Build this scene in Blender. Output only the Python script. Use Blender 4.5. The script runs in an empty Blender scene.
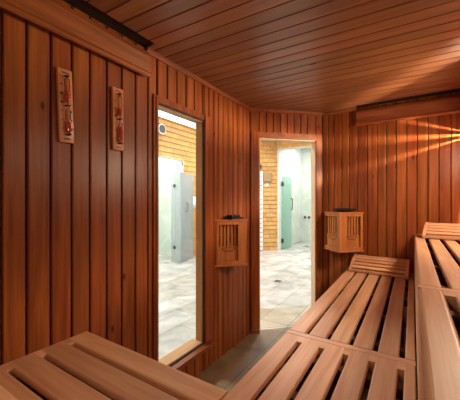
import bpy, bmesh, math, random
from mathutils import Vector, Matrix
random.seed(7)
C = bpy.context.scene
COL = C.collection
R = math.radians

# ---------------------------------------------------------------- materials
def newmat(name):
    m = bpy.data.materials.new(name); m.use_nodes = True
    nt = m.node_tree; b = nt.nodes['Principled BSDF']
    return m, nt, b
def N(nt, t, **k):
    n = nt.nodes.new(t)
    for a, v in k.items(): setattr(n, a, v)
    return n
def math_(nt, op, a, b):
    n = N(nt, 'ShaderNodeMath', operation=op)
    for i, v in enumerate((a, b)):
        if isinstance(v, (int, float)): n.inputs[i].default_value = v
        else: nt.links.new(v, n.inputs[i])
    return n.outputs[0]
def plain(name, c, rough=.5, metal=0, spec=.5, bump=0):
    m, nt, b = newmat(name)
    b.inputs['Base Color'].default_value = (*c, 1)
    b.inputs['Roughness'].default_value = rough
    b.inputs['Metallic'].default_value = metal
    b.inputs['Specular IOR Level'].default_value = spec
    n = N(nt, 'ShaderNodeTexNoise'); n.inputs['Scale'].default_value = 25
    r = N(nt, 'ShaderNodeMapRange'); r.inputs[3].default_value = rough*.85; r.inputs[4].default_value = min(1, rough*1.15)
    nt.links.new(n.outputs[0], r.inputs[0]); nt.links.new(r.outputs[0], b.inputs['Roughness'])
    if bump:
        bp = N(nt, 'ShaderNodeBump'); bp.inputs['Strength'].default_value = bump; bp.inputs['Distance'].default_value = .002
        nt.links.new(n.outputs[0], bp.inputs['Height']); nt.links.new(bp.outputs[0], b.inputs['Normal'])
    return m
def wood(name, dark, light, axis, rough=.45, var=.25, coat=0.0, knots=0.0, fine=1.0, spec=.5, rotz=0):
    """timber: grain streaks along the axis, tone differing from board to board"""
    m, nt, b = newmat(name); L = nt.links
    tc = N(nt, 'ShaderNodeTexCoord'); geo = N(nt, 'ShaderNodeNewGeometry'); oi = N(nt, 'ShaderNodeObjectInfo')
    rnd = math_(nt, 'FRACT', math_(nt, 'ADD', geo.outputs['Random Per Island'], oi.outputs['Random']), 0)
    cx = N(nt, 'ShaderNodeCombineXYZ')
    for i, k in enumerate((17., 31., 23.)): L.new(math_(nt, 'MULTIPLY', rnd, k), cx.inputs[i])
    mp0 = N(nt, 'ShaderNodeMapping'); mp0.inputs['Rotation'].default_value = (0, 0, rotz)
    L.new(tc.outputs['Object'], mp0.inputs[0])
    add = N(nt, 'ShaderNodeVectorMath', operation='ADD'); L.new(mp0.outputs[0], add.inputs[0]); L.new(cx.outputs[0], add.inputs[1])
    mp = N(nt, 'ShaderNodeMapping'); s = [26*fine]*3; s['XYZ'.index(axis)] = 1.3*fine
    mp.inputs['Scale'].default_value = s; L.new(add.outputs[0], mp.inputs[0])
    n1 = N(nt, 'ShaderNodeTexNoise'); n1.inputs['Scale'].default_value = 1.0; n1.inputs['Detail'].default_value = 5
    n1.inputs['Distortion'].default_value = .6; L.new(mp.outputs[0], n1.inputs['Vector'])
    mp2 = N(nt, 'ShaderNodeMapping'); s = [160*fine]*3; s['XYZ'.index(axis)] = 5*fine
    mp2.inputs['Scale'].default_value = s; L.new(add.outputs[0], mp2.inputs[0])
    n2 = N(nt, 'ShaderNodeTexNoise'); n2.inputs['Scale'].default_value = 1.0; n2.inputs['Detail'].default_value = 2
    L.new(mp2.outputs[0], n2.inputs['Vector'])
    f = math_(nt, 'ADD', math_(nt, 'MULTIPLY', n1.outputs[0], .75), math_(nt, 'MULTIPLY', n2.outputs[0], .25))
    ramp = N(nt, 'ShaderNodeValToRGB'); ramp.color_ramp.elements[0].position = .38; ramp.color_ramp.elements[1].position = .63
    ramp.color_ramp.elements[0].color = (*dark, 1); ramp.color_ramp.elements[1].color = (*light, 1); L.new(f, ramp.inputs[0])
    hsv = N(nt, 'ShaderNodeHueSaturation')
    mr = N(nt, 'ShaderNodeMapRange'); mr.inputs[3].default_value = 1-var; mr.inputs[4].default_value = 1+var
    L.new(rnd, mr.inputs[0]); L.new(mr.outputs[0], hsv.inputs['Value'])
    mh = N(nt, 'ShaderNodeMapRange'); mh.inputs[3].default_value = .495; mh.inputs[4].default_value = .505
    L.new(math_(nt, 'FRACT', math_(nt, 'MULTIPLY', rnd, 7.3), 0), mh.inputs[0]); L.new(mh.outputs[0], hsv.inputs['Hue'])
    L.new(ramp.outputs[0], hsv.inputs['Color'])
    out = hsv.outputs[0]
    if knots:
        mk = N(nt, 'ShaderNodeMapping'); s = [5.5]*3; s['XYZ'.index(axis)] = 2.6; mk.inputs['Scale'].default_value = s
        L.new(add.outputs[0], mk.inputs[0])
        v = N(nt, 'ShaderNodeTexVoronoi'); v.inputs['Scale'].default_value = 1; L.new(mk.outputs[0], v.inputs['Vector'])
        kr = N(nt, 'ShaderNodeValToRGB'); kr.color_ramp.elements[0].position = knots*.45; kr.color_ramp.elements[1].position = knots
        kr.color_ramp.elements[0].color = (.12, .12, .12, 1); kr.color_ramp.elements[1].color = (1, 1, 1, 1)
        L.new(v.outputs['Distance'], kr.inputs[0])
        mx = N(nt, 'ShaderNodeMix', data_type='RGBA', blend_type='MULTIPLY'); mx.inputs[0].default_value = .85
        L.new(out, mx.inputs[6]); L.new(kr.outputs[0], mx.inputs[7]); out = mx.outputs[2]
    L.new(out, b.inputs['Base Color'])
    b.inputs['Roughness'].default_value = rough; b.inputs['Coat Weight'].default_value = coat; b.inputs['Coat Roughness'].default_value = .3
    b.inputs['Specular IOR Level'].default_value = spec
    bp = N(nt, 'ShaderNodeBump'); bp.inputs['Strength'].default_value = .25; bp.inputs['Distance'].default_value = .0012
    L.new(f, bp.inputs['Height']); L.new(bp.outputs[0], b.inputs['Normal'])
    return m
WD, WL = (.170, .038, .0085), (.32, .088, .021)
M = {}
M['wall'] = wood('wall_timber', WD, WL, 'Z', .33, .14, 0, .07, spec=.3)
M['trimY'] = wood('trim_timber', WD, WL, 'Y', .4, .12, .2)
M['trimX'] = wood('trim_timber_across', WD, WL, 'X', .4, .12, .2)
M['ceil'] = wood('ceiling_timber', (.185, .068, .025), (.31, .122, .048), 'X', .4, .17, .2, .085, rotz=R(-2.7))
BD, BL = (.52, .26, .137), (.68, .385, .22)
M['benchX'] = wood('bench_timber_across', BD, BL, 'X', .45, .14, 0, .05)
M['benchY'] = wood('bench_timber', BD, BL, 'Y', .5, .14, 0, .05)
M['benchZ'] = wood('bench_timber_upright', BD, BL, 'Z', .5, .1, 0, 0)
M['pine'] = wood('pine_reveal', (.43, .155, .024), (.57, .235, .042), 'Z', .5, .08, 0, .12)
M['pineY'] = wood('pine_sill', (.44, .22, .085), (.60, .34, .15), 'Y', .5, .08, 0, .12)
M['jamb'] = wood('pale_jamb', (.60, .42, .27), (.72, .53, .36), 'Z', .5, .05)
M['boxZ'] = wood('box_timber', (.42, .135, .035), (.56, .21, .06), 'Z', .45, .08)
M['timer'] = wood('timer_board', (.50, .19, .075), (.66, .29, .13), 'Z', .35, .08, .4)
M['shingle'] = wood('shingle_timber', (.55, .29, .085), (.72, .42, .15), 'Z', .7, .12, fine=.8)
M['black'] = plain('black_enamel', (.012, .012, .014), .35, bump=.2)
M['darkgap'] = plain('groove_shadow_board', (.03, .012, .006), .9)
M['under'] = wood('shaded_underside_timber', (.10, .04, .02), (.15, .06, .03), 'Y', .8, .1)  # bench timber darkened for the shade beneath the slats
M['steel'] = plain('brushed_steel', (.45, .47, .48), .3, 1)
M['darkmetal'] = plain('dark_metal', (.08, .085, .09), .35, 1)
M['gasket'] = plain('black_rubber', (.01, .009, .008), .7)
M['white'] = plain('white_plaster', (.86, .87, .86), .7, bump=.1)
M['whiteplastic'] = plain('white_plastic', (.88, .88, .86), .3)
M['towel'] = plain('white_terry', (.88, .9, .93), .95, bump=1)
M['tan'] = plain('tan_metal', (.40, .26, .13), .5)
M['vent'] = plain('dark_vent', (.05, .06, .07), .5)
M['sand'] = plain('red_sand', (.75, .10, .05), .9, bump=.5)
M['ink'] = plain('black_ink', (.015, .01, .008), .6)
M['drain'] = plain('drain_metal', (.13, .13, .13), .4, 1)

def glass(name, tint, opac=0.0, rough=.0, gl=.08):
    m, nt, b = newmat(name); L = nt.links
    tr = N(nt, 'ShaderNodeBsdfTransparent'); tr.inputs[0].default_value = (*tint, 1)
    go = N(nt, 'ShaderNodeBsdfGlossy'); go.inputs['Roughness'].default_value = rough
    lw = N(nt, 'ShaderNodeLayerWeight'); lw.inputs[0].default_value = .25
    fr = N(nt, 'ShaderNodeMapRange'); fr.inputs[3].default_value = gl*.4; fr.inputs[4].default_value = gl*3
    L.new(lw.outputs['Fresnel'], fr.inputs[0])
    mx = N(nt, 'ShaderNodeMixShader'); L.new(fr.outputs[0], mx.inputs[0]); L.new(tr.outputs[0], mx.inputs[1]); L.new(go.outputs[0], mx.inputs[2])
    last = mx
    if opac:
        df = N(nt, 'ShaderNodeBsdfTranslucent'); df.inputs[0].default_value = (*tint, 1)
        d2 = N(nt, 'ShaderNodeBsdfDiffuse'); d2.inputs[0].default_value = (*tint, 1)
        m2 = N(nt, 'ShaderNodeMixShader'); m2.inputs[0].default_value = .5; L.new(df.outputs[0], m2.inputs[1]); L.new(d2.outputs[0], m2.inputs[2])
        m3 = N(nt, 'ShaderNodeMixShader'); m3.inputs[0].default_value = opac; L.new(mx.outputs[0], m3.inputs[1]); L.new(m2.outputs[0], m3.inputs[2]); last = m3
    L.new(last.outputs[0], nt.nodes['Material Output'].inputs[0])
    return m
M['glass'] = glass('clear_glass', (.97, .99, .98), gl=.05)
M['frost'] = glass('frosted_grey_glass', (.66, .72, .75), .55, .2)
M['faint'] = glass('faintly_grey_glass', (.84, .88, .90), .3, .1)
M['green'] = glass('green_glass', (.74, .90, .84), .3, .05)
M['tube'] = glass('tube_glass', (.95, .85, .8), gl=.35, rough=.08)

def stone(name, c1, c2, vein, rough, bw, bh, rot, seed, mort):
    m, nt, b = newmat(name); L = nt.links
    tc = N(nt, 'ShaderNodeTexCoord')
    mp = N(nt, 'ShaderNodeMapping'); mp.inputs['Rotation'].default_value = (0, 0, rot); mp.inputs['Location'].default_value = (seed, seed*.7, 0)
    L.new(tc.outputs['Object'], mp.inputs[0])
    br = N(nt, 'ShaderNodeTexBrick'); br.inputs['Scale'].default_value = 1; br.inputs['Brick Width'].default_value = bw; br.inputs['Row Height'].default_value = bh
    br.inputs['Mortar Size'].default_value = .004; br.inputs['Mortar Smooth'].default_value = .3
    br.inputs['Color1'].default_value = (*c1, 1); br.inputs['Color2'].default_value = (*c2, 1); br.inputs['Mortar'].default_value = (*mort, 1)
    L.new(mp.outputs[0], br.inputs[0])
    n = N(nt, 'ShaderNodeTexNoise'); n.inputs['Scale'].default_value = 2.2; n.inputs['Detail'].default_value = 8; n.inputs['Distortion'].default_value = 1.4
    L.new(mp.outputs[0], n.inputs['Vector'])
    rp = N(nt, 'ShaderNodeValToRGB'); rp.color_ramp.elements[0].position = .35; rp.color_ramp.elements[1].position = .65
    rp.color_ramp.elements[0].color = (*vein, 1); rp.color_ramp.elements[1].color = (1, 1, 1, 1); L.new(n.outputs[0], rp.inputs[0])
    mx = N(nt, 'ShaderNodeMix', data_type='RGBA', blend_type='MULTIPLY'); mx.inputs[0].default_value = .9
    L.new(br.outputs[0], mx.inputs[6]); L.new(rp.outputs[0], mx.inputs[7]); L.new(mx.outputs[2], b.inputs['Base Color'])
    b.inputs['Roughness'].default_value = rough
    bp = N(nt, 'ShaderNodeBump'); bp.inputs['Strength'].default_value = .35; bp.inputs['Distance'].default_value = .006
    L.new(n.outputs[0], bp.inputs['Height']); L.new(bp.outputs[0], b.inputs['Normal'])
    return m
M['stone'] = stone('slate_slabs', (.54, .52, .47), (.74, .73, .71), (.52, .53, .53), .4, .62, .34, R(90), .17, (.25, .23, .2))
M['stone_in'] = stone('shaded_slate_slabs', (.25, .175, .105), (.35, .25, .155), (.40, .36, .32), .4, .62, .34, R(90), .17, (.14, .11, .08))  # same slate, colour darkened for the dimmer light inside the sauna
M['stone_mid'] = stone('half_shaded_slate_slabs', (.46, .40, .29), (.58, .52, .40), (.6, .58, .53), .4, .62, .34, R(90), .17, (.2, .17, .13))  # same slate in a mid tone, light falloff put into the colour
M['marble'] = stone('white_shower_tile', (.80, .84, .81), (.86, .89, .87), (.80, .86, .76), .25, .6, .3, 0, .1, (.6, .62, .6))

# ---------------------------------------------------------------- mesh helpers
def bm_(): return bmesh.new()
def hexa(bm, pts):
    """8 points: bottom 4 counter-clockwise, top 4"""
    v = [bm.verts.new(p) for p in pts]
    for f in ((3, 2, 1, 0), (4, 5, 6, 7), (0, 1, 5, 4), (1, 2, 6, 5), (2, 3, 7, 6), (3, 0, 4, 7)): bm.faces.new([v[i] for i in f])
    return v
def box(bm, a, b, bev=0, keep=None, seg=2):
    """box between corners; bev rounds edges (all, or only those along axis keep)"""
    x0, y0, z0 = map(min, zip(a, b)); x1, y1, z1 = map(max, zip(a, b))
    t = bmesh.new()
    hexa(t, [(x0, y0, z0), (x1, y0, z0), (x1, y1, z0), (x0, y1, z0), (x0, y0, z1), (x1, y0, z1), (x1, y1, z1), (x0, y1, z1)])
    if bev:
        ed = [e for e in t.edges if keep is None or abs((e.verts[0].co-e.verts[1].co).normalized()['XYZ'.index(keep)]) > .9]
        bmesh.ops.bevel(t, geom=ed, offset=bev, segments=seg, profile=.5, affect='EDGES')
    merge(bm, t)
def merge(bm, t, mat=None):
    if mat is not None: bmesh.ops.transform(t, matrix=mat, verts=t.verts)
    me = bpy.data.meshes.new('tmp'); t.to_mesh(me); t.free(); bm.from_mesh(me); bpy.data.meshes.remove(me)
def prism(bm, prof, p0, udir, ndir, length, axis):
    """extrude the (n, w) profile along axis; n along ndir, w along udir"""
    ud, nd, ax = Vector(udir), Vector(ndir), Vector(axis)
    p0 = Vector(p0)
    a = [bm.verts.new(p0 + nd*n + ud*w) for n, w in prof]
    b = [bm.verts.new(p0 + nd*n + ud*w + ax*length) for n, w in prof]
    k = len(prof)
    for i in range(k): bm.faces.new((a[i], a[(i+1) % k], b[(i+1) % k], b[i]))
    bm.faces.new(a[::-1]); bm.faces.new(b)
def cyl(bm, a, b, r, r2=None, seg=16):
    a, b = Vector(a), Vector(b); d = b-a
    t = bmesh.new(); bmesh.ops.create_cone(t, cap_ends=True, segments=seg, radius1=r, radius2=r if r2 is None else r2, depth=d.length)
    q = d.to_track_quat('Z', 'Y').to_matrix().to_4x4(); q.translation = (a+b)/2
    merge(bm, t, q)
def lathe(bm, prof, c, seg=32, sx=1, sy=1):
    rings = []
    for r, z in prof:
        if r < 1e-5: rings.append([bm.verts.new((c[0], c[1], c[2]+z))])
        else: rings.append([bm.verts.new((c[0]+sx*r*math.cos(2*math.pi*i/seg), c[1]+sy*r*math.sin(2*math.pi*i/seg), c[2]+z)) for i in range(seg)])
    for A, B in zip(rings, rings[1:]):
        for i in range(seg):
            j = (i+1) % seg
            if len(A) == 1: bm.faces.new((A[0], B[j], B[i]))
            elif len(B) == 1: bm.faces.new((A[i], A[j], B[0]))
            else: bm.faces.new((A[i], A[j], B[j], B[i]))
def tube(bm, pts, r, seg=10):
    for p, q in zip(pts, pts[1:]):
        cyl(bm, p, q, r, seg=seg)
    for p in pts[1:-1]:
        t = bmesh.new(); bmesh.ops.create_uvsphere(t, u_segments=seg, v_segments=6, radius=r); merge(bm, t, Matrix.Translation(p))
def build(name, bm, mat, parent=None, smooth=False):
    bmesh.ops.recalc_face_normals(bm, faces=bm.faces)
    me = bpy.data.meshes.new(name)
    o = bpy.data.objects.new(name, me); COL.objects.link(o)
    if parent:
        bmesh.ops.translate(bm, vec=-wloc(parent), verts=bm.verts); o.parent = parent
    bm.to_mesh(me); bm.free(); me.materials.append(M[mat] if isinstance(mat, str) else mat)
    if smooth:
        for p in me.polygons: p.use_smooth = True
        try:
            me.set_sharp_from_angle(angle=R(40))
        except Exception: pass
    return o
def wloc(o):
    v = Vector(o.location)
    while o.parent: o = o.parent; v = v + Vector(o.location)
    return v
def struct(name, bm, mat, parent=None):
    o = build(name, bm, mat, parent)
    if not parent: o['kind'] = 'structure'
    return o
def sempty(name, loc=(0, 0, 0)):
    o = bpy.data.objects.new(name, None); COL.objects.link(o); o.location = loc; o['kind'] = 'structure'; return o
def thing(name, label, cat, loc=(0, 0, 0), group=None):
    o = bpy.data.objects.new(name, None); COL.objects.link(o); o.location = loc
    o['label'] = label; o['category'] = cat
    if group: o['group'] = group
    return o
def tag(o, label, cat, group=None):
    o['label'] = label; o['category'] = cat
    if group: o['group'] = group
    return o
def copy_tree(o, parent=None):
    c = o.copy(); COL.objects.link(c); c.parent = parent
    for ch in list(o.children): copy_tree(ch, c)
    return c

# ---------------------------------------------------------------- key dimensions
XL, YB, ZC = -1.404, 3.154, 2.31          # left wall, back wall, ceiling
XR, YR = .63, -.45                         # right and rear walls
P0 = Vector((XL, YB-.58, 0)); P1 = Vector((XL+.58, YB, 0))   # diagonal door wall
DD = (P1-P0).normalized(); DN = Vector((DD.y, -DD.x, 0)); DLEN = (P1-P0).length
UP = Vector((0, 0, 1))

def boards(bm, origin, ud, nd, edges, z0, z1, holes=(), th=.016, gap=.0045, ch=.005):
    origin, ud, nd = Vector(origin), Vector(ud), Vector(nd)
    for a, b in zip(edges, edges[1:]):
        spans = [(a, b, z0, z1)]
        for h in holes:
            ns = []
            for s in spans:
                if s[1] <= h[0]+1e-6 or s[0] >= h[1]-1e-6 or s[3] <= h[2] or s[2] >= h[3]: ns.append(s); continue
                if s[0] < h[0]-.008: ns.append((s[0], h[0], s[2], s[3]))
                if s[1] > h[1]+.008: ns.append((h[1], s[1], s[2], s[3]))
                lo, hi = max(s[0], h[0]), min(s[1], h[1])
                if h[2] > s[2]: ns.append((lo, hi, s[2], h[2]))
                if h[3] < s[3]: ns.append((lo, hi, h[3], s[3]))
            spans = ns
        for s in spans:
            if s[1]-s[0] < .012: continue
            g = gap/2
            p = [(-th, s[0]+g), (-th, s[1]-g), (-ch, s[1]-g), (0, s[1]-g-ch*.8), (0, s[0]+g+ch*.8), (-ch, s[0]+g)]
            prism(bm, p, origin+UP*s[2], ud, nd, s[3]-s[2], UP)
def backing(bm, origin, ud, nd, u0, u1, z0, z1, hole=None, t0=.0165, t1=.085):
    origin, ud, nd = Vector(origin), Vector(ud), Vector(nd)
    rects = [(u0, u1, z0, z1)]
    if hole:
        h = hole; rects = [(u0, h[0], z0, z1), (h[1], u1, z0, z1), (h[0], h[1], h[3], z1)]
        if h[2] > z0: rects.append((h[0], h[1], z0, h[2]))
    for r in rects:
        P = lambda u, n, z: origin+ud*u-nd*n+UP*z
        hexa(bm, [P(r[0], t0, r[2]), P(r[1], t0, r[2]), P(r[1], t1, r[2]), P(r[0], t1, r[2]), P(r[0], t0, r[3]), P(r[1], t0, r[3]), P(r[1], t1, r[3]), P(r[0], t1, r[3])])

# ---------------------------------------------------------------- sauna walls
WIN = (1.315, 1.812, .215, 2.0)
eL = [.476-.1*i for i in range(9, 0, -1)] + [.476, .565, .663, .759, .852, .949, 1.044, 1.14, 1.236, 1.31, 1.405, 1.50, 1.596, 1.692, 1.79, 1.876, 1.946, 2.008, 2.083, 2.163, 2.247, 2.337, 2.433, 2.50, P0.y]
eL = [e for e in eL if e > YR] ; eL = [YR]+eL
b = bm_(); boards(b, (XL, 0, 0), (0, 1, 0), (1, 0, 0), eL, 0, ZC, [WIN], .016, .008, .005); wl = struct('wall_left', b, 'wall')
b = bm_(); backing(b, (XL, 0, 0), (0, 1, 0), (1, 0, 0), YR-.09, P0.y+.035, 0, ZC+.05, WIN); struct('wall_left_core', b, 'darkgap', wl)
DOOR = (.10, .742, -1, 2.022)
eD = [0, .098] + [.098+.0782*i for i in range(1, 8)] + [.722, DLEN]
eD = sorted(set(round(e, 4) for e in eD)); eD = [0, .10, .178, .256, .333, .411, .489, .566, .644, .742, DLEN]
b = bm_(); boards(b, P0, DD, DN, eD, 0, ZC, [DOOR]); wd = struct('wall_diagonal', b, 'wall')
b = bm_(); backing(b, P0, DD, DN, -.035, DLEN+.035, 0, ZC+.05, (DOOR[0], DOOR[1], -1, DOOR[3])); struct('wall_diagonal_core', b, 'darkgap', wd)
eB = [P1.x, -.76, -.70, -.625, -.55, -.47, -.38, -.289, -.211, -.131, -.044, .037, .121, .201, .287, .37, .455, .54, XR]
b = bm_(); boards(b, (0, YB, 0), (1, 0, 0), (0, -1, 0), eB, 0, ZC); wb = struct('wall_back', b, 'wall')
b = bm_(); backing(b, (0, YB, 0), (1, 0, 0), (0, -1, 0), P1.x-.035, XR+.09, 0, ZC+.05); struct('wall_back_core', b, 'darkgap', wb)
n = 38; eR = [YR+(YB-YR)*i/n for i in range(n+1)]
b = bm_(); boards(b, (XR, 0, 0), (0, 1, 0), (-1, 0, 0), eR, 0, ZC); wr = struct('wall_right', b, 'wall')
b = bm_(); backing(b, (XR, 0, 0), (0, 1, 0), (-1, 0, 0), YR-.09, YB+.09, 0, ZC+.05); struct('wall_right_core', b, 'darkgap', wr)
n = 21; eN = [XL+(XR-XL)*i/n for i in range(n+1)]
b = bm_(); boards(b, (0, YR, 0), (1, 0, 0), (0, 1, 0), eN, 0, ZC); wn = struct('wall_rear', b, 'wall')
b = bm_(); backing(b, (0, YR, 0), (1, 0, 0), (0, 1, 0), XL-.09, XR+.09, 0, ZC+.05); struct('wall_rear_core', b, 'darkgap', wn)

# ceiling boards, running across the room (turned 2.7 degrees)
b = bm_()
rot = Matrix.Rotation(R(2.7), 4, 'Z')
t = bm_(); y = YR-.25; pit = .0965
while y < YB+.25:
    p = [(.012, y+.002), (.012, y+pit-.002), (.0045, y+pit-.002), (0, y+pit-.0055), (0, y+.0055), (.0045, y+.002)]
    prism(t, p, (XL-.1, 0, ZC), (0, 1, 0), (0, 0, 1), XR-XL+.25, (1, 0, 0)); y += pit
bmesh.ops.transform(t, matrix=rot, verts=t.verts)
# trim to the room's outline so nothing shows outside the sauna
for co, no in (((XL-.05, 0, 0), (-1, 0, 0)), ((XR+.05, 0, 0), (1, 0, 0)), ((0, YB+.05, 0), (0, 1, 0)), ((0, YR-.05, 0), (0, -1, 0)), (tuple(P0-DN*.05), tuple(-DN))):
    r = bmesh.ops.bisect_plane(t, geom=t.verts[:]+t.edges[:]+t.faces[:], plane_co=co, plane_no=no, clear_outer=True)
# boarding cut away above each valance; near-black core stands in for shadow
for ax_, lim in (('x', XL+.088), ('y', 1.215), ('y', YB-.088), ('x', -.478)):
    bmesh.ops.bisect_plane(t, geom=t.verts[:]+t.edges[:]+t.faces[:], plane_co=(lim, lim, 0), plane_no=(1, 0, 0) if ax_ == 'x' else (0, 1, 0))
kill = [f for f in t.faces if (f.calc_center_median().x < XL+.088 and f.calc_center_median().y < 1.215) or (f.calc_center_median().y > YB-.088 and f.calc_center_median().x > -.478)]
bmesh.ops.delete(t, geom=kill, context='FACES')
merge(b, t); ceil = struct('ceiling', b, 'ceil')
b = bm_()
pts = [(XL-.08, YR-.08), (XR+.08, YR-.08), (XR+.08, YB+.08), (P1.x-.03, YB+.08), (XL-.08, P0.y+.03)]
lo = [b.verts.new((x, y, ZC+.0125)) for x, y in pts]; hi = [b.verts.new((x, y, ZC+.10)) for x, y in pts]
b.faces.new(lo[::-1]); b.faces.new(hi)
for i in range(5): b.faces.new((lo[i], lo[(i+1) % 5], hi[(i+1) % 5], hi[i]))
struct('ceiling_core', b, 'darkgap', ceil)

# ceiling trims
def trim(name, p, q, nd, mat, h=.028, d=.022, z=ZC):
    p, q, nd = Vector(p), Vector(q), Vector(nd); ax = (q-p).normalized(); b = bm_()
    prism(b, [(0, 0), (d*.45, 0), (d, h*.55), (d, h), (0, h)], p+UP*(z-h), UP, nd, (q-p).length, ax)
    return struct(name, b, mat)
trim('trim_1', (XL, 1.215, 0), (XL, P0.y-.008, 0), (1, 0, 0), 'trimY')
trim('trim_2', P0+DD*.008, P1-DD*.008, DN, 'trimY')
trim('trim_3', (P1.x+.008, YB, 0), (-.485, YB, 0), (0, -1, 0), 'trimX')
def skirt(name, p, q, nd, mat):
    p, q, nd = Vector(p), Vector(q), Vector(nd); ax = (q-p).normalized(); b = bm_()
    prism(b, [(0, 0), (.012, 0), (.012, .035), (.006, .042), (0, .042)], p, UP, nd, (q-p).length, ax)
    struct(name, b, mat)
skirt('baseboard_diagonal', P0+DD*.006, P0+DD*.098, DN, 'trimY')

# ---------------------------------------------------------------- window
w = sempty('window_1', (XL, (WIN[0]+WIN[1])/2, WIN[2]))
b = bm_(); th = .012
box(b, (XL, 1.272, .195), (XL+th, 1.315, 2.045), .003)
box(b, (XL, 1.29, .2), (XL+th+.006, 1.303, 2.03), .003)
box(b, (XL, 1.3155, 2.002), (XL+th, 1.80, 2.045), .003)
box(b, (XL, 1.815, .225), (XL+th, 1.876, 2.045), .003)
build('casing', b, 'wall', w)
b = bm_(); box(b, (XL+.0005, 1.300, .188), (XL+.052, 1.885, .214), .004); build('inner_ledge', b, 'trimY', w)
b = bm_()
box(b, (XL-.013, 1.3155, .2165), (XL-.078, 1.326, 1.999)); box(b, (XL-.013, 1.802, .2165), (XL-.078, 1.8115, 1.999))
build('reveal', b, 'pine', w)
b = bm_(); box(b, (XL-.013, 1.3265, 1.988), (XL-.078, 1.8015, 1.999)); build('reveal_head', b, 'pineY', w)
b = bm_(); box(b, (XL-.013, 1.3265, .2165), (XL-.115, 1.8015, .230), .003); build('sill', b, 'pineY', w)
b = bm_()
for (y0, y1, z0, z1) in ((1.316, 1.326, .216, 1.999), (1.806, 1.8115, .216, 1.999), (1.3265, 1.8055, .216, .224), (1.3265, 1.8055, 1.993, 1.999)):
    box(b, (XL-.002, y0, z0), (XL-.0125, y1, z1))
build('gasket', b, 'gasket', w)
b = bm_(); box(b, (XL-.004, 1.3265, .2245), (XL-.009, 1.8055, 1.9925)); build('pane', b, 'glass', w)

# ---------------------------------------------------------------- doorway
dr = sempty('door_1', tuple(P0+DD*.41))
def dbox(bm, s0, s1, n0, n1, z0, z1):
    P = lambda s, n, z: P0+DD*s+DN*n+UP*z
    hexa(bm, [P(s0, n0, z0), P(s1, n0, z0), P(s1, n1, z0), P(s0, n1, z0), P(s0, n0, z1), P(s1, n0, z1), P(s1, n1, z1), P(s0, n1, z1)])
b = bm_(); dbox(b, .012, .099, .0005, .012, .043, 2.075); dbox(b, .743, .812, .0005, .012, 0, 2.075); build('casing', b, 'wall', dr)
b = bm_(); dbox(b, .0995, .7425, .0005, .012, 2.014, 2.075); build('head_casing', b, 'trimY', dr)
b = bm_(); dbox(b, .1005, .110, -.085, -.001, 0, 2.012); dbox(b, .731, .7415, -.085, -.001, 0, 2.012); build('jamb', b, 'jamb', dr)
b = bm_(); dbox(b, .1105, .7305, -.085, -.001, 2.004, 2.013); build('head_jamb', b, 'jamb', dr)

# ---------------------------------------------------------------- floor and the room outside
b = bm_(); box(b, (-6.3, -1.6, -.08), (2.3, 10.2, -.002)); struct('floor_outer', b, 'stone')
b = bm_()
pts = [(XL-.06, YR-.06), (XR+.06, YR-.06), (XR+.06, YB+.06), (P1.x-.02, YB+.06), (XL-.06, P0.y+.02)]
lo = [b.verts.new((x, y, -.0019)) for x, y in pts]; hi = [b.verts.new((x, y, 0)) for x, y in pts]
b.faces.new(lo[::-1]); b.faces.new(hi)
for i in range(5): b.faces.new((lo[i], lo[(i+1) % 5], hi[(i+1) % 5], hi[i]))
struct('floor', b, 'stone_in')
b = bm_(); dbox(b, -.4, 1.5, -.62, -.086, -.0018, 0); struct('floor_half_shade', b, 'stone_mid')  # added strip, its tone easing the light falloff at the doorway
XW, YW, XA, YA, ZO = -4.6, 6.13, -3.2, 7.47, 3.20
A0 = Vector((XW, YW, 0)); A1 = Vector((XA, YA, 0))
AD = (A1-A0).normalized(); AN = Vector((AD.y, -AD.x, 0))
def shingles(bm, o, ud, nd, u0, u1, z0, z1, hole=None, ch=.117):
    o, ud, nd = Vector(o), Vector(ud), Vector(nd); z = z0
    while z < z1-.01:
        u = u0-random.random()*.1; zt = min(z+ch, z1)
        while u < u1:
            w_ = random.uniform(.12, .36); a, c = max(u, u0)+.0007, min(u+w_, u1)-.0007; u += w_
            segs = [(a, c)]
            if hole and z < hole[3]-.02 and zt > hole[2]:
                segs = []
                if a < hole[0]: segs.append((a, min(c, hole[0])))
                if c > hole[1]: segs.append((max(a, hole[1]), c))
            for a, c in segs:
                if c-a < .01: continue
                dz = random.uniform(0, .004); P = lambda uu, n, zz: o+ud*uu+nd*n+UP*zz
                hexa(bm, [P(a, 0, z+dz), P(c, 0, z+dz), P(c, .024, z+dz), P(a, .024, z+dz), P(a, 0, zt), P(c, 0, zt), P(c, .004, zt), P(a, .004, zt)])
        z += ch
def wallbox(bm, o, ud, nd, u0, u1, z0, z1, t=.1):
    o, ud, nd = Vector(o), Vector(ud), Vector(nd)
    P = lambda u, n, z: o+ud*u+nd*n+UP*z
    hexa(bm, [P(u0, -t, z0), P(u1, -t, z0), P(u1, 0, z0), P(u0, 0, z0), P(u0, -t, z1), P(u1, -t, z1), P(u1, 0, z1), P(u0, 0, z1)])
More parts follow.
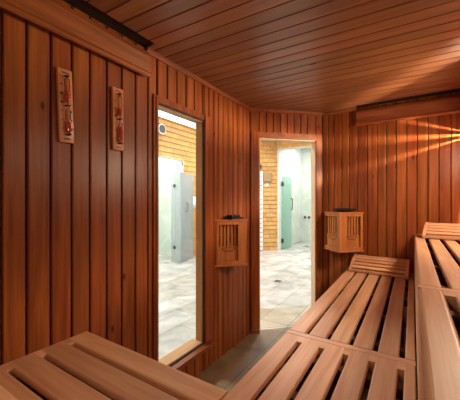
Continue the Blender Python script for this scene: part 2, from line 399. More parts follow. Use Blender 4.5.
# far left wall with the opening to the white shower
OW = (3.75, 5.08, 0, 2.33)
b = bm_()
for r in ((-1.5, OW[0], 0, ZO), (OW[1], YW, 0, ZO), (OW[0], OW[1], OW[3], ZO)): wallbox(b, (XW, 0, 0), (0, 1, 0), (1, 0, 0), *r)
fl = struct('wall_far_left', b, 'white')
b = bm_(); shingles(b, (XW, 0, 0), (0, 1, 0), (1, 0, 0), 2.2, YW-.02, .0, ZO, OW); struct('shingle_cladding', b, 'shingle', fl)
b = bm_(); wallbox(b, A0, AD, AN, 0, (A1-A0).length, 0, ZO); fd = struct('wall_far_diagonal', b, 'white')
b = bm_(); shingles(b, A0, AD, AN, .0, (A1-A0).length, 0, ZO); struct('shingle_cladding', b, 'shingle', fd)
OB = (-3.13, -1.75, 0, 2.80)
b = bm_()
for r in ((XA, OB[0], 0, ZO), (OB[1], 2.1, 0, ZO), (OB[0], OB[1], OB[3], ZO)): wallbox(b, (0, YA, 0), (1, 0, 0), (0, -1, 0), *r)
fb = struct('wall_far_back', b, 'white')
b = bm_(); shingles(b, (0, YA, 0), (1, 0, 0), (0, -1, 0), XA+.02, -.4, 0, ZO, (OB[0]-.04, OB[1]+.04, 0, OB[3]+.02)); struct('shingle_cladding', b, 'shingle', fb)
b = bm_(); wallbox(b, (2.1, 0, 0), (0, 1, 0), (-1, 0, 0), -1.5, YA, 0, ZO); struct('wall_far_right', b, 'white')
b = bm_(); wallbox(b, (0, -1.5, 0), (1, 0, 0), (0, 1, 0), XW, 2.1, 0, ZO); struct('wall_far_front', b, 'white')
b = bm_(); box(b, (-6.3, -1.6, ZO), (2.3, 10.2, ZO+.08)); struct('ceiling_outer', b, 'white')
# showers' own walls
b = bm_()
box(b, (-6.1, 3.55, 0), (-6.0, 5.3, ZO)); box(b, (-6.0, 3.55, 0), (XW-.1, 3.65, ZO)); box(b, (-6.0, 5.2, 0), (XW-.1, 5.3, ZO))
struct('wall_shower_left', b, 'marble')
b = bm_()
box(b, (-3.32, YA+.1, 0), (-3.22, 9.75, ZO)); box(b, (-3.22, 9.65, 0), (-1.5, 9.75, ZO)); box(b, (-1.6, YA+.1, 0), (-1.5, 9.65, ZO))
struct('wall_shower_back', b, 'marble')
# opening trims
b = bm_(); box(b, (OB[0]-.035, YA-.022, 0), (OB[0], YA-.0005, 2.835), .003); box(b, (OB[1], YA-.022, 0), (OB[1]+.035, YA-.0005, 2.82), .003); box(b, (OB[0], YA-.022, 2.80), (OB[1], YA-.0005, 2.835), .003)
struct('trim_4', b, plain('pale_green_profile', (.62, .72, .64), .4))
b = bm_(); box(b, (XW+.0005, OW[1], 0), (XW+.02, OW[1]+.03, OW[3]+.02)); box(b, (XW+.0005, OW[0], OW[3]), (XW+.02, OW[1], OW[3]+.02))
struct('trim_5', b, 'white')

# glass shower panels seen through the window
def panel(bm, p, q, z0, z1, th=.01):
    p, q = Vector(p), Vector(q); d = (q-p).normalized(); n = Vector((-d.y, d.x, 0))*th/2
    hexa(bm, [p-n+UP*z0, q-n+UP*z0, q+n+UP*z0, p+n+UP*z0, p-n+UP*z1, q-n+UP*z1, q+n+UP*z1, p+n+UP*z1])
ga, gm, gb, gc = Vector((-4.575, 4.70, 0)), Vector((-4.46, 4.685, 0)), Vector((-4.262, 4.641, 0)), Vector((-4.375, 5.214, 0))
t = thing('shower_screen', 'clear glass shower screen seen through the tall window, before the white shower', 'shower screen', tuple(ga))
b = bm_(); panel(b, ga, gm-(gm-ga)*.03, .01, 2.03); build('fixed_pane', b, 'faint', t)
b = bm_(); panel(b, gm, gb, .01, 2.03); build('swing_pane', b, 'faint', t)
for z in (.34, 1.71):
    b = bm_(); p = gm+(gb-gm)*0.0; box(b, (p.x-.03, p.y-.02, z-.035), (p.x+.03, p.y+.02, z+.035), .004); build('hinge', b, 'darkmetal', t)
t = thing('shower_door', 'frosted grey glass shower door with a bow handle, seen through the window', 'shower door', tuple(gb+Vector((.02, .03, 0))))
gd0, gd1 = gb+Vector((0, .015, 0)), gc
b = bm_(); panel(b, gd0, gd1, .03, 2.0); build('pane', b, 'frost', t)
b = bm_(); q = gd0+(gd1-gd0)*.40; nn = Vector((1, .2, 0)).normalized()
tube(b, [q+nn*.004+UP*1.13, q+nn*.06+UP*1.15, q+nn*.06+UP*1.33, q+nn*.004+UP*1.35], .012); build('handle', b, 'steel', t, True)

# towel on hook on shingles past the shower door
t = thing('hanging_towel', 'white towel bunched on a hook beside the window reveal', 'towel', (XW+.05, 5.32, 1.25))
b = bm_()
tt = bmesh.new(); bmesh.ops.create_icosphere(tt, subdivisions=3, radius=1)
for v in tt.verts:
    a = math.atan2(v.co.y, v.co.x); v.co *= 1+.13*math.sin(5*a+2*v.co.z)+.05*math.sin(11*a)
bmesh.ops.scale(tt, vec=(.07, .10, .13), verts=tt.verts); merge(b, tt, Matrix.Translation((XW+.15, 5.32, 1.34)))
build('cloth', b, 'towel', t, True)
b = bm_(); cyl(b, (XW+.024, 5.32, 1.48), (XW+.15, 5.32, 1.46), .008); build('hook', b, 'steel', t, True)
t = thing('shower_mixer', 'dark mixer rail on the shingle wall behind the frosted shower door', 'mixer', (XW+.02, 5.385, 1.0))
b = bm_(); box(b, (XW+.014, 5.36, 1.02), (XW+.05, 5.415, 1.14), .006); build('lower_block', b, 'darkmetal', t)
b = bm_(); box(b, (XW+.014, 5.36, 1.50), (XW+.05, 5.415, 1.72), .006); build('upper_block', b, 'darkmetal', t)
b = bm_(); cyl(b, (XW+.03, 5.385, 1.14), (XW+.03, 5.385, 1.5), .01); build('rail', b, 'darkmetal', t, True)
# round vent
t = thing('wall_vent', 'round dark vent with a white ring high on the shingle wall', 'vent', (XW+.024, 4.41, 2.93))
b = bm_(); cyl(b, (XW+.024, 4.41, 2.93), (XW+.04, 4.41, 2.93), .112, seg=32); build('ring', b, 'whiteplastic', t, True)
b = bm_(); cyl(b, (XW+.04, 4.41, 2.93), (XW+.048, 4.41, 2.93), .09, seg=32)
for k in range(-2, 3): box(b, (XW+.048, 4.41-.07, 2.93+k*.03-.004), (XW+.056, 4.41+.07, 2.93+k*.03+.004))
build('grille', b, 'vent', t)

# things on the far diagonal wall
def on_A(px_pt): return Vector(px_pt)
def abox(bm, s0, s1, n0, n1, z0, z1):
    P = lambda s, n, z: A0+AD*s+AN*n+UP*z
    hexa(bm, [P(s0, n0, z0), P(s1, n0, z0), P(s1, n1, z0), P(s0, n1, z0), P(s0, n0, z1), P(s1, n0, z1), P(s1, n1, z1), P(s0, n1, z1)])
sA = lambda x: ((x-A0.x)/AD.x)
t = thing('control_box', 'flat tan box mounted on the far shingle wall seen through the doorway', 'wall box', tuple(A0+AD*sA(-3.42)+UP*1.91))
b = bm_(); abox(b, sA(-3.50), sA(-3.335), .0245, .06, 1.915, 2.165); build('case', b, 'tan', t)
b = bm_(); abox(b, sA(-3.49), sA(-3.345), .0605, .066, 1.925, 2.155); build('cover', b, 'tan', t)
t = thing('light_switch', 'small square white switch below the tan box on the shingles', 'switch', tuple(A0+AD*sA(-3.43)+UP*1.77))
b = bm_(); abox(b, sA(-3.465), sA(-3.395), .0245, .036, 1.775, 1.86); build('plate', b, 'whiteplastic', t)
b = bm_(); abox(b, sA(-3.455), sA(-3.405), .0365, .041, 1.785, 1.85); build('rocker', b, 'whiteplastic', t)
t = thing('wall_hook', 'dark hook on the far shingle wall by the left edge of the doorway', 'hook', tuple(A0+AD*sA(-3.57)+UP*2.25))
b = bm_(); abox(b, sA(-3.585), sA(-3.545), .0245, .036, 2.25, 2.39); build('plate', b, 'darkmetal', t)
b = bm_(); q = A0+AD*sA(-3.565); tube(b, [q+AN*.03+UP*2.34, q+AN*.09+UP*2.31, q+AN*.1+UP*2.36], .012); build('prong', b, 'darkmetal', t, True)
t = thing('perforated_strip', 'tall white perforated strip at the left of the far shingle wall', 'strip', tuple(A0+AD*sA(-3.57)))
b = bm_(); abox(b, sA(-3.63), sA(-3.515), .0245, .036, .02, 2.2); build('strip_face', b, 'whiteplastic', t)
z = .1
while z < 2.15:
    b = bm_(); abox(b, sA(-3.56), sA(-3.54), .0361, .039, z, z+.03); z += .13
    build('slot', b, 'darkmetal', t)

# green glass shower door in the back opening
t = thing('shower_door', 'green-tinted glass shower door standing open in the far opening', 'shower door', (-3.11, YA+.12, 0))
h0, h1 = Vector((-3.11, YA+.125, 0)), Vector((-3.0, 8.06, 0))
b = bm_(); panel(b, h0, h1, .03, 2.08, .012); build('pane', b, 'green', t)
for z in (.25, 1.86):
    b = bm_(); q = h0+(h1-h0)*.06; box(b, (q.x-.03, q.y-.03, z-.06), (q.x+.03, q.y+.03, z+.06), .005); build('hinge', b, 'darkmetal', t)
b = bm_(); q = h0+(h1-h0)*.93; n_ = Vector((.92, -.4, 0)).normalized()
tube(b, [q+n_*.006+UP*1.12, q+n_*.06+UP*1.14, q+n_*.06+UP*1.44, q+n_*.006+UP*1.46], .013); build('handle', b, 'darkmetal', t, True)
# shower fittings on the back shower's wall
for k, (x, lab) in enumerate(((-3.10, 'left one of two round shower taps on the far white tiled wall'), (-2.96, 'right one of two round shower taps on the far white tiled wall'))):
    t = thing('shower_tap', lab, 'tap', (x, 9.65, .83), 'shower taps')
    b = bm_(); cyl(b, (x, 9.649, .83), (x, 9.62, .83), .045, seg=20); build('flange', b, 'steel', t, True)
    b = bm_(); cyl(b, (x, 9.62, .83), (x, 9.57, .83), .028, seg=16); build('knob', b, 'darkmetal', t, True)
t = thing('shower_rail', 'thin vertical shower pipe high on the far tiled wall', 'shower pipe', (-2.88, 9.62, 2.1))
b = bm_(); cyl(b, (-2.88, 9.60, 2.05), (-2.88, 9.60, 3.3), .012); build('pipe', b, 'steel', t, True)
for z in (2.15, 3.2):
    b = bm_(); cyl(b, (-2.88, 9.60, z), (-2.88, 9.649, z), .016); build('bracket', b, 'steel', t, True)
def drain(x, y, s, lab):
    t = thing('floor_drain', lab, 'drain', (x, y, 0))
    b = bm_(); box(b, (x-s, y-s, .0005), (x+s, y+s, .004), .001); build('frame', b, 'steel', t)
    b = bm_()
    for k in range(-2, 3): box(b, (x-s*.75, y+k*s*.32-s*.09, .0041), (x+s*.75, y+k*s*.32+s*.09, .007))
    build('grate', b, 'drain', t)
drain(-1.93, 4.53, .06, 'small square metal drain in the pale stone floor beyond the doorway')
drain(-2.72, 8.6, .06, 'small metal drain in the floor of the far white shower')

# ---------------------------------------------------------------- benches
def strips(a0, pitch, w_, n, last=None):
    return [(a0+i*pitch, a0+i*pitch+w_) for i in range(n)]
def bench(name, label, x0, x1, y0, y1, z, axis, sl, rails, bars, face=None, legs=(), th=.026, group='slatted sauna benches'):
    t = thing(name, label, 'bench', ((x0+x1)/2, (y0+y1)/2, 0), group)
    mt = 'bench'+axis; mc = 'benchX' if axis == 'Y' else 'benchY'
    L0, L1 = (y0, y1) if axis == 'Y' else (x0, x1)
    for a, c in sl:
        b = bm_(); e0, e1 = L0+max(rails[0], 0)+.0004, L1-max(rails[1], 0)-.0004
        bv = .011 if z > 1 and a < .03 and axis == 'Y' else .006
        if axis == 'Y': box(b, (a, e0, z-th), (c, e1, z), bv, 'Y', 4)
        else: box(b, (e0, a, z-th), (e1, c, z), bv, 'X', 4)
        build('slat', b, mt, t)
    s0, s1 = sl[0][0], sl[-1][1]
    for r, (e0, e1) in zip(rails, ((L0, L0+rails[0]), (L1-rails[1], L1))):
        if r == 0: continue
        if r < 0:                          # bar under the slat ends with pieces flush in the gaps
            b = bm_(); r = -r; f0, f1 = (L0, L0+r) if e0 == L0 else (L1-r, L1)
            pcs = [(s0+.004, s1-.004, z-th-.03, z-th-.0005)]+[(p[1]-.0055, q[0]+.0055, z-th, z-.0004) for p, q in zip(sl, sl[1:])]
            for c0, c1, k0, k1 in pcs:
                if axis == 'Y': box(b, (c0, f0, k0), (c1, f1, k1))
                else: box(b, (f0, c0, k0), (f1, c1, k1))
            build('end_rail', b, mc, t); continue
        b = bm_()
        if axis == 'Y': box(b, (s0, e0, z-th), (s1, e1, z-.0003), .003, 'X', 2)
        else: box(b, (e0, s0, z-th), (e1, s1, z-.0003), .003, 'Y', 2)
        build('end_rail', b, mc, t)
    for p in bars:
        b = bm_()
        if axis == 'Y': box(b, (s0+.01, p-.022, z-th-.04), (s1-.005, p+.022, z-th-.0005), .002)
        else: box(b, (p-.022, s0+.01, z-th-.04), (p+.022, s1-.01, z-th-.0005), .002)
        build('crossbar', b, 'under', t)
    for (lx, ly) in legs:
        b = bm_(); box(b, (lx-.03, ly-.03, 0), (lx+.03, ly+.03, z-th-.041), .003); build('leg', b, 'benchZ', t)
    if face:
        b = bm_(); box(b, *face, .004); build('fascia', b, mt, t)  # on the lower benches unseen, added to keep light off the floor below
    return t
ZL, ZU = .69, 1.056
YU = .19                                   # front edge of the rear upper bench
lowsl = [(-.54, -.459), (-.438, -.357), (-.335, -.254), (-.232, -.151), (-.129, -.048), (-.026, .012)]
LY0 = YU+.02
bench('sauna_bench', 'lower slatted bench section along the middle, running to the back wall', -.54, .012, 1.372, YB-.002, ZL, 'Y', lowsl, (.040, .05), (1.55, 1.95, 2.35, 2.75), ((-.530, 1.372, .005), (-.516, YB-.004, ZL-.0965)), ((-.47, 1.5), (-.47, 2.9), (-.03, 1.5), (-.03, 2.9)))
bench('sauna_bench', 'nearest lower slatted bench section below the upper bench, running out of the bottom edge', -.54, .012, LY0, 1.369, ZL, 'Y', lowsl, (-.06, -.06), (.38, .7, .98, 1.24), ((-.530, LY0, .005), (-.516, 1.369, ZL-.0965)), ((-.47, .4), (-.47, 1.2), (-.03, .4), (-.03, 1.2)))
bench('sauna_bench', 'low slatted bench at the bottom left corner, ending at the dark left wall', XL+.002, -.5435, LY0, .837, ZL, 'X',
      [(.245, .345), (.366, .468), (.49, .592), (.612, .714), (.735, .837)], (-.062, 0), (-1.28, -1.0, -.66), ((XL+.004, .815, .005), (-.545, .829, ZL-.0965)), ((-1.3, .3), (-1.3, .77), (-.62, .3), (-.62, .77)))
upsl = [(.018, .088), (.112, .182), (.207, .277), (.302, .372), (.397, .467), (.492, .562), (.587, .627)]
bench('sauna_bench', 'far section of the raised upper bench on the right, with a headrest on it', .018, .627, 1.181, YB-.002, ZU, 'Y', upsl, (.04, .05), (1.34, 1.75, 2.2, 2.65, 3.0),
      ((.0165, 1.181, ZL+.001), (.034, YB-.004, ZU-.0265)), ((.09, 1.4), (.09, 2.9), (.55, 1.4), (.55, 2.9)))
bench('sauna_bench', 'near section of the raised upper bench at the lower right edge', .018, .627, YU+.004, 1.178, ZU, 'Y', upsl, (.05, -.055), (.4, .72, 1.04),
      ((.0165, YU+.004, ZL+.001), (.034, 1.178, ZU-.0265)), ((.09, .4), (.09, 1.0), (.55, .4), (.55, 1.0)))
bench('sauna_bench', 'raised bench corner just showing at the very bottom left of the picture', XL+.002, .627, YR+.003, YU, ZU, 'X',
      [(-.44, -.36), (-.335, -.24), (-.215, -.12), (-.095, 0), (.025, .085), (.105, YU)], (.05, .05), (-1.2, -.8, -.4, 0, .4), ((XL+.004, YU-.02, .0), (.0, YU-.002, ZU-.0265)), ((-1.3, -.3), (.5, -.3)))

# ---------------------------------------------------------------- headrests
def headrest(label, loc, rz, w_, hh=.128):
    t = thing('headrest', label, 'headrest', (0, 0, 0), 'slatted wooden headrests')
    dp = .25
    zf = lambda y: .034+(hh-.034)*(1-(1-(y+.125)/.25)**1.7)
    # side profile (y from front to back, z)
    prof = [(-dp/2, 0), (-dp/2, .028)]
    for i in range(1, 10):
        y = -dp/2+dp*i/10; prof.append((y, zf(y)+.003))
    prof += [(dp/2-.01, hh+.003), (dp/2, hh-.006), (dp/2, 0)]
    for s in (0, 1):
        b = bm_(); x = s*(w_-.022)
        vs = [[b.verts.new((x+dx, y, z)) for y, z in prof] for dx in (0, .022)]
        b.faces.new(vs[0][::-1]); b.faces.new(vs[1])
        for i in range(len(prof)):
            j = (i+1) % len(prof); b.faces.new((vs[0][i], vs[0][j], vs[1][j], vs[1][i]))
        build('side_panel', b, 'benchY', t)
    ys = [-.094, -.050, -.002, .048, .098]
    pts = [(-dp/2+.002, .017)]+[(y, zf(y)) for y in ys]
    wid = [.034]+[.046]*5
    angs = [90]+[math.degrees(math.atan((zf(y+.01)-zf(y-.01))/.02)) for y in ys]
    for (y, z), ww, an in zip(pts, wid, angs):
        b = bm_(); q = bmesh.new(); box(q, (.0225, -ww/2+.004, -.012), (w_-.0225, ww/2-.004, 0), .003, 'X')
        merge(b, q, Matrix.Translation((0, y, z))@Matrix.Rotation(R(an), 4, 'X')); build('slat', b, 'benchX', t, True)
    t.location = loc; t.rotation_euler = (0, 0, rz)
    return t
headrest('wooden headrest with curved slats on the lower bench, against the back wall', (-.497, 3.008, ZL+.001), R(-3), .475)
headrest('wooden headrest on the raised upper bench at the right edge', (.085, 2.885, ZU+.001), R(-8), .47, .116)

# ---------------------------------------------------------------- corner boxes with lattice
def lattice_box(label, loc, rz, wide_first):
    """triangular box; local: wall plane y=0, apex at y=-a; x along the wall"""
    t = thing('lattice_box', label, 'wall box', (0, 0, 0), 'triangular lattice boxes')
    a, h = .19, .40
    S = [(Vector((-a, -.002, 0)), Vector((0, -a, 0))), (Vector((0, -a, 0)), Vector((a, -.002, 0)))]
    # top and bottom plates
    for z0, z1, nm in ((h-.014, h, 'top_plate'), (0, .014, 'bottom_plate')):
        b = bm_(); k = .014
        lo = [b.verts.new(p) for p in ((-a-k, 0, z0), (0, -a-k, z0), (a+k, 0, z0))]; hi = [b.verts.new(p) for p in ((-a-k, 0, z1), (0, -a-k, z1), (a+k, 0, z1))]
        b.faces.new(lo[::-1]); b.faces.new(hi)
        for i in range(3): b.faces.new((lo[i], lo[(i+1) % 3], hi[(i+1) % 3], hi[i]))
        build(nm, b, 'boxZ', t)
    for fi, (p, q) in enumerate(S):
        d = (q-p); L = d.length; d = d/L; n = Vector((d.y, -d.x, 0))     # outward
        def fb(bm, s0, s1, n0, n1, z0, z1):
            P = lambda s, nn, z: p+d*s+n*nn+UP*z
            hexa(bm, [P(s0, n0, z0), P(s1, n0, z0), P(s1, n1, z0), P(s0, n1, z0), P(s0, n0, z1), P(s1, n0, z1), P(s1, n1, z1), P(s0, n1, z1)])
        post = .075
        lo, hi = (.026, L-.026)
        apex_end = (fi == 0)
        if fi == wide_first:
            if apex_end: hi = L-post
            else: lo = post
        z0, z1 = .0145, h-.0145
        b = bm_()
        fb(b, .001, lo, -.014, .004, z0, z1); fb(b, hi, L-.001, -.014, .004, z0, z1)
        fb(b, lo, hi, -.014, .004, z0, z0+.03); fb(b, lo, hi, -.014, .004, z1-.03, z1)
        build('frame', b, 'boxZ', t)
        # lattice bars
        W = hi-lo; zm = z0+.03+(z1-z0-.06)*.40
        nb = 5; step = W/(nb+.4)
        for i in range(nb):
            c = lo+step*(i+.7); b = bm_(); fb(b, c-step*.31, c+step*.31, -.028, -.016, zm, z1-.03); build('bar', b, 'boxZ', t)
        b = bm_(); fb(b, lo, hi, -.0155, -.011, zm+(z1-.03-zm)*.5-.003, zm+(z1-.03-zm)*.5+.003); build('crossbar', b, 'boxZ', t)
        b = bm_(); fb(b, lo, hi, -.028, -.016, z0+.03, zm-.0005); build('lower_panel', b, 'boxZ', t)
        # half-round groove on the lower panel
        b = bm_(); cx_ = (lo+hi)/2; rr = W*.34
        pts = [p+d*(cx_+rr*math.cos(u))+n*(-.0155)+UP*(zm-.014+rr*.55*math.sin(u)) for u in [math.pi+math.pi*i/10 for i in range(11)]]
        tube(b, pts, .0028, 6); tube(b, [pts[0], pts[-1]], .0022, 6); build('half_round_groove', b, 'ink', t)
        b = bm_(); fb(b, .055, L-.055, -.052, -.048, z0+.01, z1-.01); build('back_board', b, 'boxZ', t)
    t.location = loc; t.rotation_euler = (0, 0, rz)
    return t
lattice_box('small triangular wooden box with lattice faces on the back wall, above the headrest', (-.613, YB, .848), 0, 1)
lattice_box('triangular wooden lattice box on the left wall between the window and the doorway', (XL, 2.165, .80), R(90), 0)

# dishes on the boxes
t = thing('oval_dish', 'black shallow dish on top of the lattice box on the back wall', 'dish', (-.60, 3.04, 1.249))
b = bm_(); lathe(b, [(0, 0), (.085, 0), (.108, .012), (.112, .034), (.104, .036), (.098, .018), (.08, .010), (0, .010)], (-.585, 3.07, 1.2492), 40, 1.0, .62); build('bowl', b, 'black', t, True)
b = bm_(); lathe(b, [(0, .0118), (.06, .0118), (.078, .026), (.06, .036), (0, .040)], (-.585, 3.07, 1.2492), 32, 1, .62); build('dark_filling', b, plain('dark_stone', (.03, .025, .03), .5, bump=1), t, True)
t = thing('black_tray', 'flat black tray with a raised back on the left wall lattice box', 'tray', (-1.33, 2.165, 1.202))
b = bm_(); box(b, (-1.385, 2.055, 1.2012), (-1.29, 2.255, 1.214), .005); build('base', b, 'black', t)
b = bm_(); box(b, (-1.375, 2.085, 1.2145), (-1.31, 2.225, 1.236), .008); build('raised_block', b, 'black', t)

# ---------------------------------------------------------------- sand timers
def timer(label, y0, y1, z0, z1, lev, tilt):
    t = thing('sand_timer', label, 'sand timer', (XL, (y0+y1)/2, z0), 'sauna sand timers')
    X0 = XL+.0005; ym = (y0+y1)/2
    b = bm_(); box(b, (X0, y0, z0), (X0+.018, y1, z1), .004); build('board', b, 'timer', t, True)
    # recess strip behind the tube
    b = bm_(); box(b, (X0+.0182, ym-.013, z0+.035), (X0+.0195, ym+.013, z1-.035)); build('recess', b, 'timer', t)
    zc = (z0+z1)/2; hl = (z1-z0)/2-.042; c = (X0+.032, ym, zc)
    pr = []
    for i in range(33):
        u = -1+2*i/32; r = .0118*min(1, math.sqrt(max(0, 1-((abs(u)-.5)/.5)**6)))
        r = .0022+(.0118-.0022)*min(1, (abs(u)/.22)**1.3) if abs(u) < .9 else .0118*math.sqrt(max(0, 1-((abs(u)-.9)/.1)**2))
        pr.append((max(r, 0), u*hl))
    pr[0] = (0, pr[0][1]); pr[-1] = (0, pr[-1][1])
    b = bm_(); lathe(b, pr, c, 16); g = build('glass_tube', b, 'tube', t, True)
    def sandcol(ua, ub):
        q = []
        for i in range(13):
            u = ua+(ub-ua)*i/12
            r = .0022+(.0118-.0022)*min(1, (abs(u)/.22)**1.3) if abs(u) < .9 else .0118*math.sqrt(max(0, 1-((abs(u)-.9)/.1)**2))
            q.append((max(r-.0012, .0004), u*hl))
        bb = bm_(); lathe(bb, [(0, q[0][1])]+q+[(0, q[-1][1])], c, 14); build('sand', bb, 'sand', g, True)
    sandcol(-.97, -.97+lev[0]); sandcol(.06, .06+lev[1])
    for z, hw in ((z0+.034, .009), (z1-.040, .009), (zc-.005, .0085)):
        b = bm_(); box(b, (X0+.0196, ym-hw, z), (X0+.043, ym+hw, z+.007), .002); build('clip', b, 'ink', t)
    b = bm_()
    n_ = 3
    for k in range(n_):
        cyl(b, (X0+.018, y0+.014, z1-.075-k*.042), (X0+.0187, y0+.014, z1-.075-k*.042), .0042+.001*k, seg=10)
        cyl(b, (X0+.018, y1-.012, z1-.075-k*.042), (X0+.0187, y1-.012, z1-.075-k*.042), .0028, seg=10)
        cyl(b, (X0+.018, y0+.014, z0+.15-k*.042), (X0+.0187, y0+.014, z0+.15-k*.042), .003, seg=10)
        cyl(b, (X0+.018, y1-.012, z0+.15-k*.042), (X0+.0187, y1-.012, z0+.15-k*.042), .0048, seg=10)
    build('minute_marks', b, 'ink', t)
    b = bm_()
    for zz in (z0+.018, z1-.018):
        yy = ym-.016
        while yy < ym+.016: w_ = random.choice((.003, .004)); box(b, (X0+.018, yy, zz-.003), (X0+.0187, yy+w_, zz+.003)); yy += w_+.0012
    build('lettering', b, 'ink', t)
    t.rotation_euler = (R(tilt), 0, 0)
timer('left sand timer, the larger-looking one, with red sand on the dark left wall', .694, .762, 1.633, 1.98, (.38, .42), 2.0)
timer('right sand timer, nearer the window, with red sand on the left wall', .977, 1.046, 1.639, 1.988, (.62, .35), 1.0)

# ---------------------------------------------------------------- light valances
def valance(label, p, ax, nd, length, mat):
    t = thing('light_valance', label, 'valance', tuple(Vector(p)+UP*2.13), 'wooden light valances')
    p, ax, nd = Vector(p), Vector(ax), Vector(nd)
    b = bm_(); prism(b, [(.030, 2.150), (.046, 2.150), (.048, 2.245), (.040, 2.268), (.030, 2.268)], p, UP, nd, length, ax); build('board', b, mat, t)
    b = bm_(); prism(b, [(0, 2.150), (.0295, 2.150), (.0295, 2.262), (0, 2.262)], p+ax*(length-.019 if nd.x > 0 else 0), UP, nd, .018, ax); build('end_board', b, mat, t)
    b = bm_(); prism(b, [(0, 2.130), (.052, 2.112), (.060, 2.118), (.060, 2.130), (.046, 2.1495), (0, 2.1495)], p, UP, nd, length, ax); build('moulding', b, mat, t)
    return t
valance('long dark wooden valance under the ceiling along the left wall', (XL, YR+.005, 0), (0, 1, 0), (1, 0, 0), 1.205-YR, 'trimY')
valance('wooden valance under the ceiling on the back wall at the right', (-.478, YB, 0), (1, 0, 0), (0, -1, 0), XR-.005+.478, 'trimX')

# ---------------------------------------------------------------- lamps
def emis(name, c, s):
    m, nt, b = newmat(name); b.inputs['Base Color'].default_value = (*c, 1); b.inputs['Emission Color'].default_value = (*c, 1); b.inputs['Emission Strength'].default_value = s
    return m
def light(name, kind, loc, power, color, **k):
    l = bpy.data.lights.new(name, kind); l.energy = power; l.color = color
    for a, v in k.items(): setattr(l, a, v)
    o = bpy.data.objects.new(name, l); COL.objects.link(o); o.location = loc; return o
WARM = (1, .76, .53); 
# slatted corner lamp, back right corner (bulb behind a diagonal shade of level slats)
zb = 1.924
t = thing('corner_lamp', 'slatted corner lamp in the back right corner, just outside the picture', 'lamp', (.5, 3.02, zb-.16))
ca, cb = Vector((.405, YB-.002, 0)), Vector((XR-.002, 2.93, 0)); cd = (cb-ca).normalized(); cn = Vector((-cd.y, cd.x, 0))
if cn.x > 0: cn = -cn
b = bm_()
P = lambda s, n, z: ca+cd*s+cn*n+UP*z
CL = (cb-ca).length
zz = zb-.3365; k = 0
while zz < zb+.075:
    b = bm_(); hexa(b, [P(0, 0, zz), P(CL, 0, zz), P(CL, .009, zz), P(0, .009, zz), P(0, 0, zz+.014), P(CL, 0, zz+.014), P(CL, .009, zz+.014), P(0, .009, zz+.014)])
    build('shade_slat', b, 'boxZ', t); zz += .0215
b = bm_()
for s in (.06, CL-.06): hexa(b, [P(s, -.008, zb-.34), P(s+.014, -.008, zb-.34), P(s+.014, -.0005, zb-.34), P(s, -.0005, zb-.34), P(s, -.008, zb+.165), P(s+.014, -.008, zb+.165), P(s+.014, -.0005, zb+.165), P(s, -.0005, zb+.165)])
build('shade_frame', b, 'boxZ', t)
b = bm_(); hexa(b, [P(0, 0, zz), P(CL, 0, zz), P(CL, .009, zz), P(0, .009, zz), P(0, 0, zb+.174), P(CL, 0, zb+.174), P(CL, .009, zb+.174), P(0, .009, zb+.174)]); build('glare_cut_board', b, 'boxZ', t)  # unseen solid board added to cut the bulb's streak on the ceiling
b = bm_(); tz = zb+.175
lo = [b.verts.new((x, y, tz)) for x, y in ((ca.x-.01, YB-.002), (XR-.002, cb.y-.01), (XR-.002, YB-.002))]; hi = [b.verts.new((v.co.x, v.co.y, tz+.010)) for v in lo]
b.faces.new(lo); b.faces.new(hi[::-1])
for i in range(3): b.faces.new((lo[i], lo[(i+1) % 3], hi[(i+1) % 3], hi[i]))
build('glare_cut_top', b, 'boxZ', t)  # unseen lid added to stop bulb light reaching the ceiling
b = bm_(); cyl(b, (.585, 3.12, zb-.09), (.585, 3.12, zb-.04), .02); build('lamp_holder', b, 'whiteplastic', t, True)
lb = light('corner_lamp_bulb', 'POINT', (.585, 3.034, zb), 230, (1, .78, .55), shadow_soft_size=.004)
lb.parent = t; lb.location = Vector((.585, 3.034, zb))-Vector(t.location)
# frosted bulkhead lamps; the right-wall one near the back and the rear one are added fill
def bulkhead(label, loc, nd, power, size=.11, down=.9):
    t = thing('bulkhead_lamp', label, 'lamp', loc, 'frosted sauna lamps')
    loc, nd = Vector(loc), Vector(nd); q = nd.to_track_quat('Z', 'Y').to_matrix().to_4x4(); q.translation = loc
    b = bm_(); g = bmesh.new(); lathe(g, [(0, 0), (size, 0), (size, .03), (0, .03)], (0, 0, 0), 28); merge(b, g, q); build('base_ring', b, 'boxZ', t, True)
    b = bm_(); g = bmesh.new(); lathe(g, [(size*.9, .031), (size*.85, .055), (size*.6, .08), (size*.3, .09), (0, .092)], (0, 0, 0), 28); merge(b, g, q); build('frosted_globe', b, emis('warm_globe', WARM, 6), t, True)
    l = light('bulkhead_light', 'AREA', (0, 0, 0), power, WARM, shape='DISK', size=size*2); l.parent = t; l.location = nd*.11
    l.rotation_euler = (-nd+UP*down).to_track_quat('Z', 'Y').to_euler()
bulkhead('round frosted lamp on the right wall, outside the picture, nearer the viewer', (XR-.001, 1.38, 1.82), (-1, 0, 0), 4.2, down=1.2)
bulkhead('added fill lamp, round and frosted, on the right wall, outside the picture, nearer the back wall', (XR-.001, 2.42, 1.80), (-1, 0, 0), 18, down=.5)
bulkhead('added fill lamp, round and frosted, unseen on the rear wall, behind the viewer', (-.50, YR+.001, 1.80), (0, 1, 0), 3.5, down=.5)

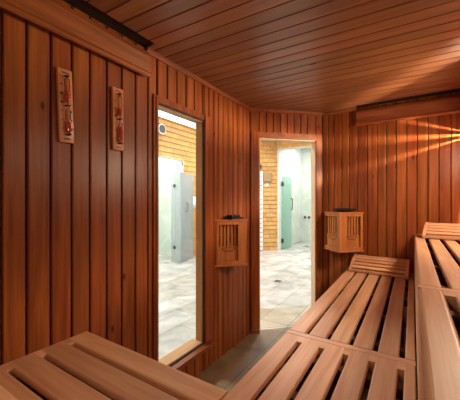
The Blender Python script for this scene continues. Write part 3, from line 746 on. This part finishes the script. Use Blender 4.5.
COOL = (1, .985, .95)
def disc(x, y, power, lab, size=.3, z=ZO):  # unseen round lamps added to light the rooms outside
    t = thing('added_ceiling_lamp', lab, 'lamp', (x, y, z), 'added round ceiling lamps outside the sauna')
    b = bm_(); cyl(b, (x, y, z-.001), (x, y, z-.04), size+.02, seg=40); build('rim', b, 'whiteplastic', t, True)
    b = bm_(); cyl(b, (x, y, z-.041), (x, y, z-.046), size, seg=40); build('diffuser', b, emis('daylight_diffuser', COOL, 8), t, True)
    l = light('fill_ceiling_light', 'AREA', (0, 0, -.05), power, COOL, shape='DISK', size=size*2); l.parent = t
disc(-3.2, 1.9, 110, 'added unseen round white ceiling lamp over the pale stone floor outside the window')
t = thing('ceiling_light_panel', 'long glowing white ceiling panel above the shingle wall, seen at the window top', 'light panel', (-4.2, 4.2, ZO), None)
b = bm_(); box(b, (-4.58, 2.6, ZO-.012), (-3.9, 5.9, ZO-.0005)); build('panel_frame', b, 'whiteplastic', t)
b = bm_(); box(b, (-4.565, 2.62, ZO-.016), (-3.92, 5.88, ZO-.0125)); build('diffuser', b, emis('panel_glow', COOL, 2.2), t)
disc(-1.9, 5.7, 64, 'added unseen round white ceiling lamp before the far shingle wall outside the doorway')
disc(-3.4, 5.4, 50, 'added unseen round white ceiling lamp by the shingle corner outside the sauna')
disc(-2.4, 8.6, 30, 'added unseen round white ceiling lamp inside the far white shower', .2)
disc(-5.3, 4.4, 30, 'added unseen round white ceiling lamp inside the left white shower', .2)

# ---------------------------------------------------------------- world, camera
wd_ = bpy.data.worlds.new('World'); C.world = wd_; wd_.use_nodes = True
wd_.node_tree.nodes['Background'].inputs[0].default_value = (.8, .85, .9, 1); wd_.node_tree.nodes['Background'].inputs[1].default_value = .3
cam = bpy.data.cameras.new('Camera'); co = bpy.data.objects.new('Camera', cam); COL.objects.link(co)
co.location = (0, 0, 1.35); co.rotation_euler = (R(90), 0, R(32.6))
cam.sensor_width = 36; cam.lens = 285/460*36; cam.shift_y = 2/460; cam.clip_start = .02
C.camera = co
C.view_settings.view_transform = 'Standard'; C.view_settings.look = 'None'; C.view_settings.gamma = 1; C.view_settings.use_curve_mapping = False
C.view_settings.exposure = 0
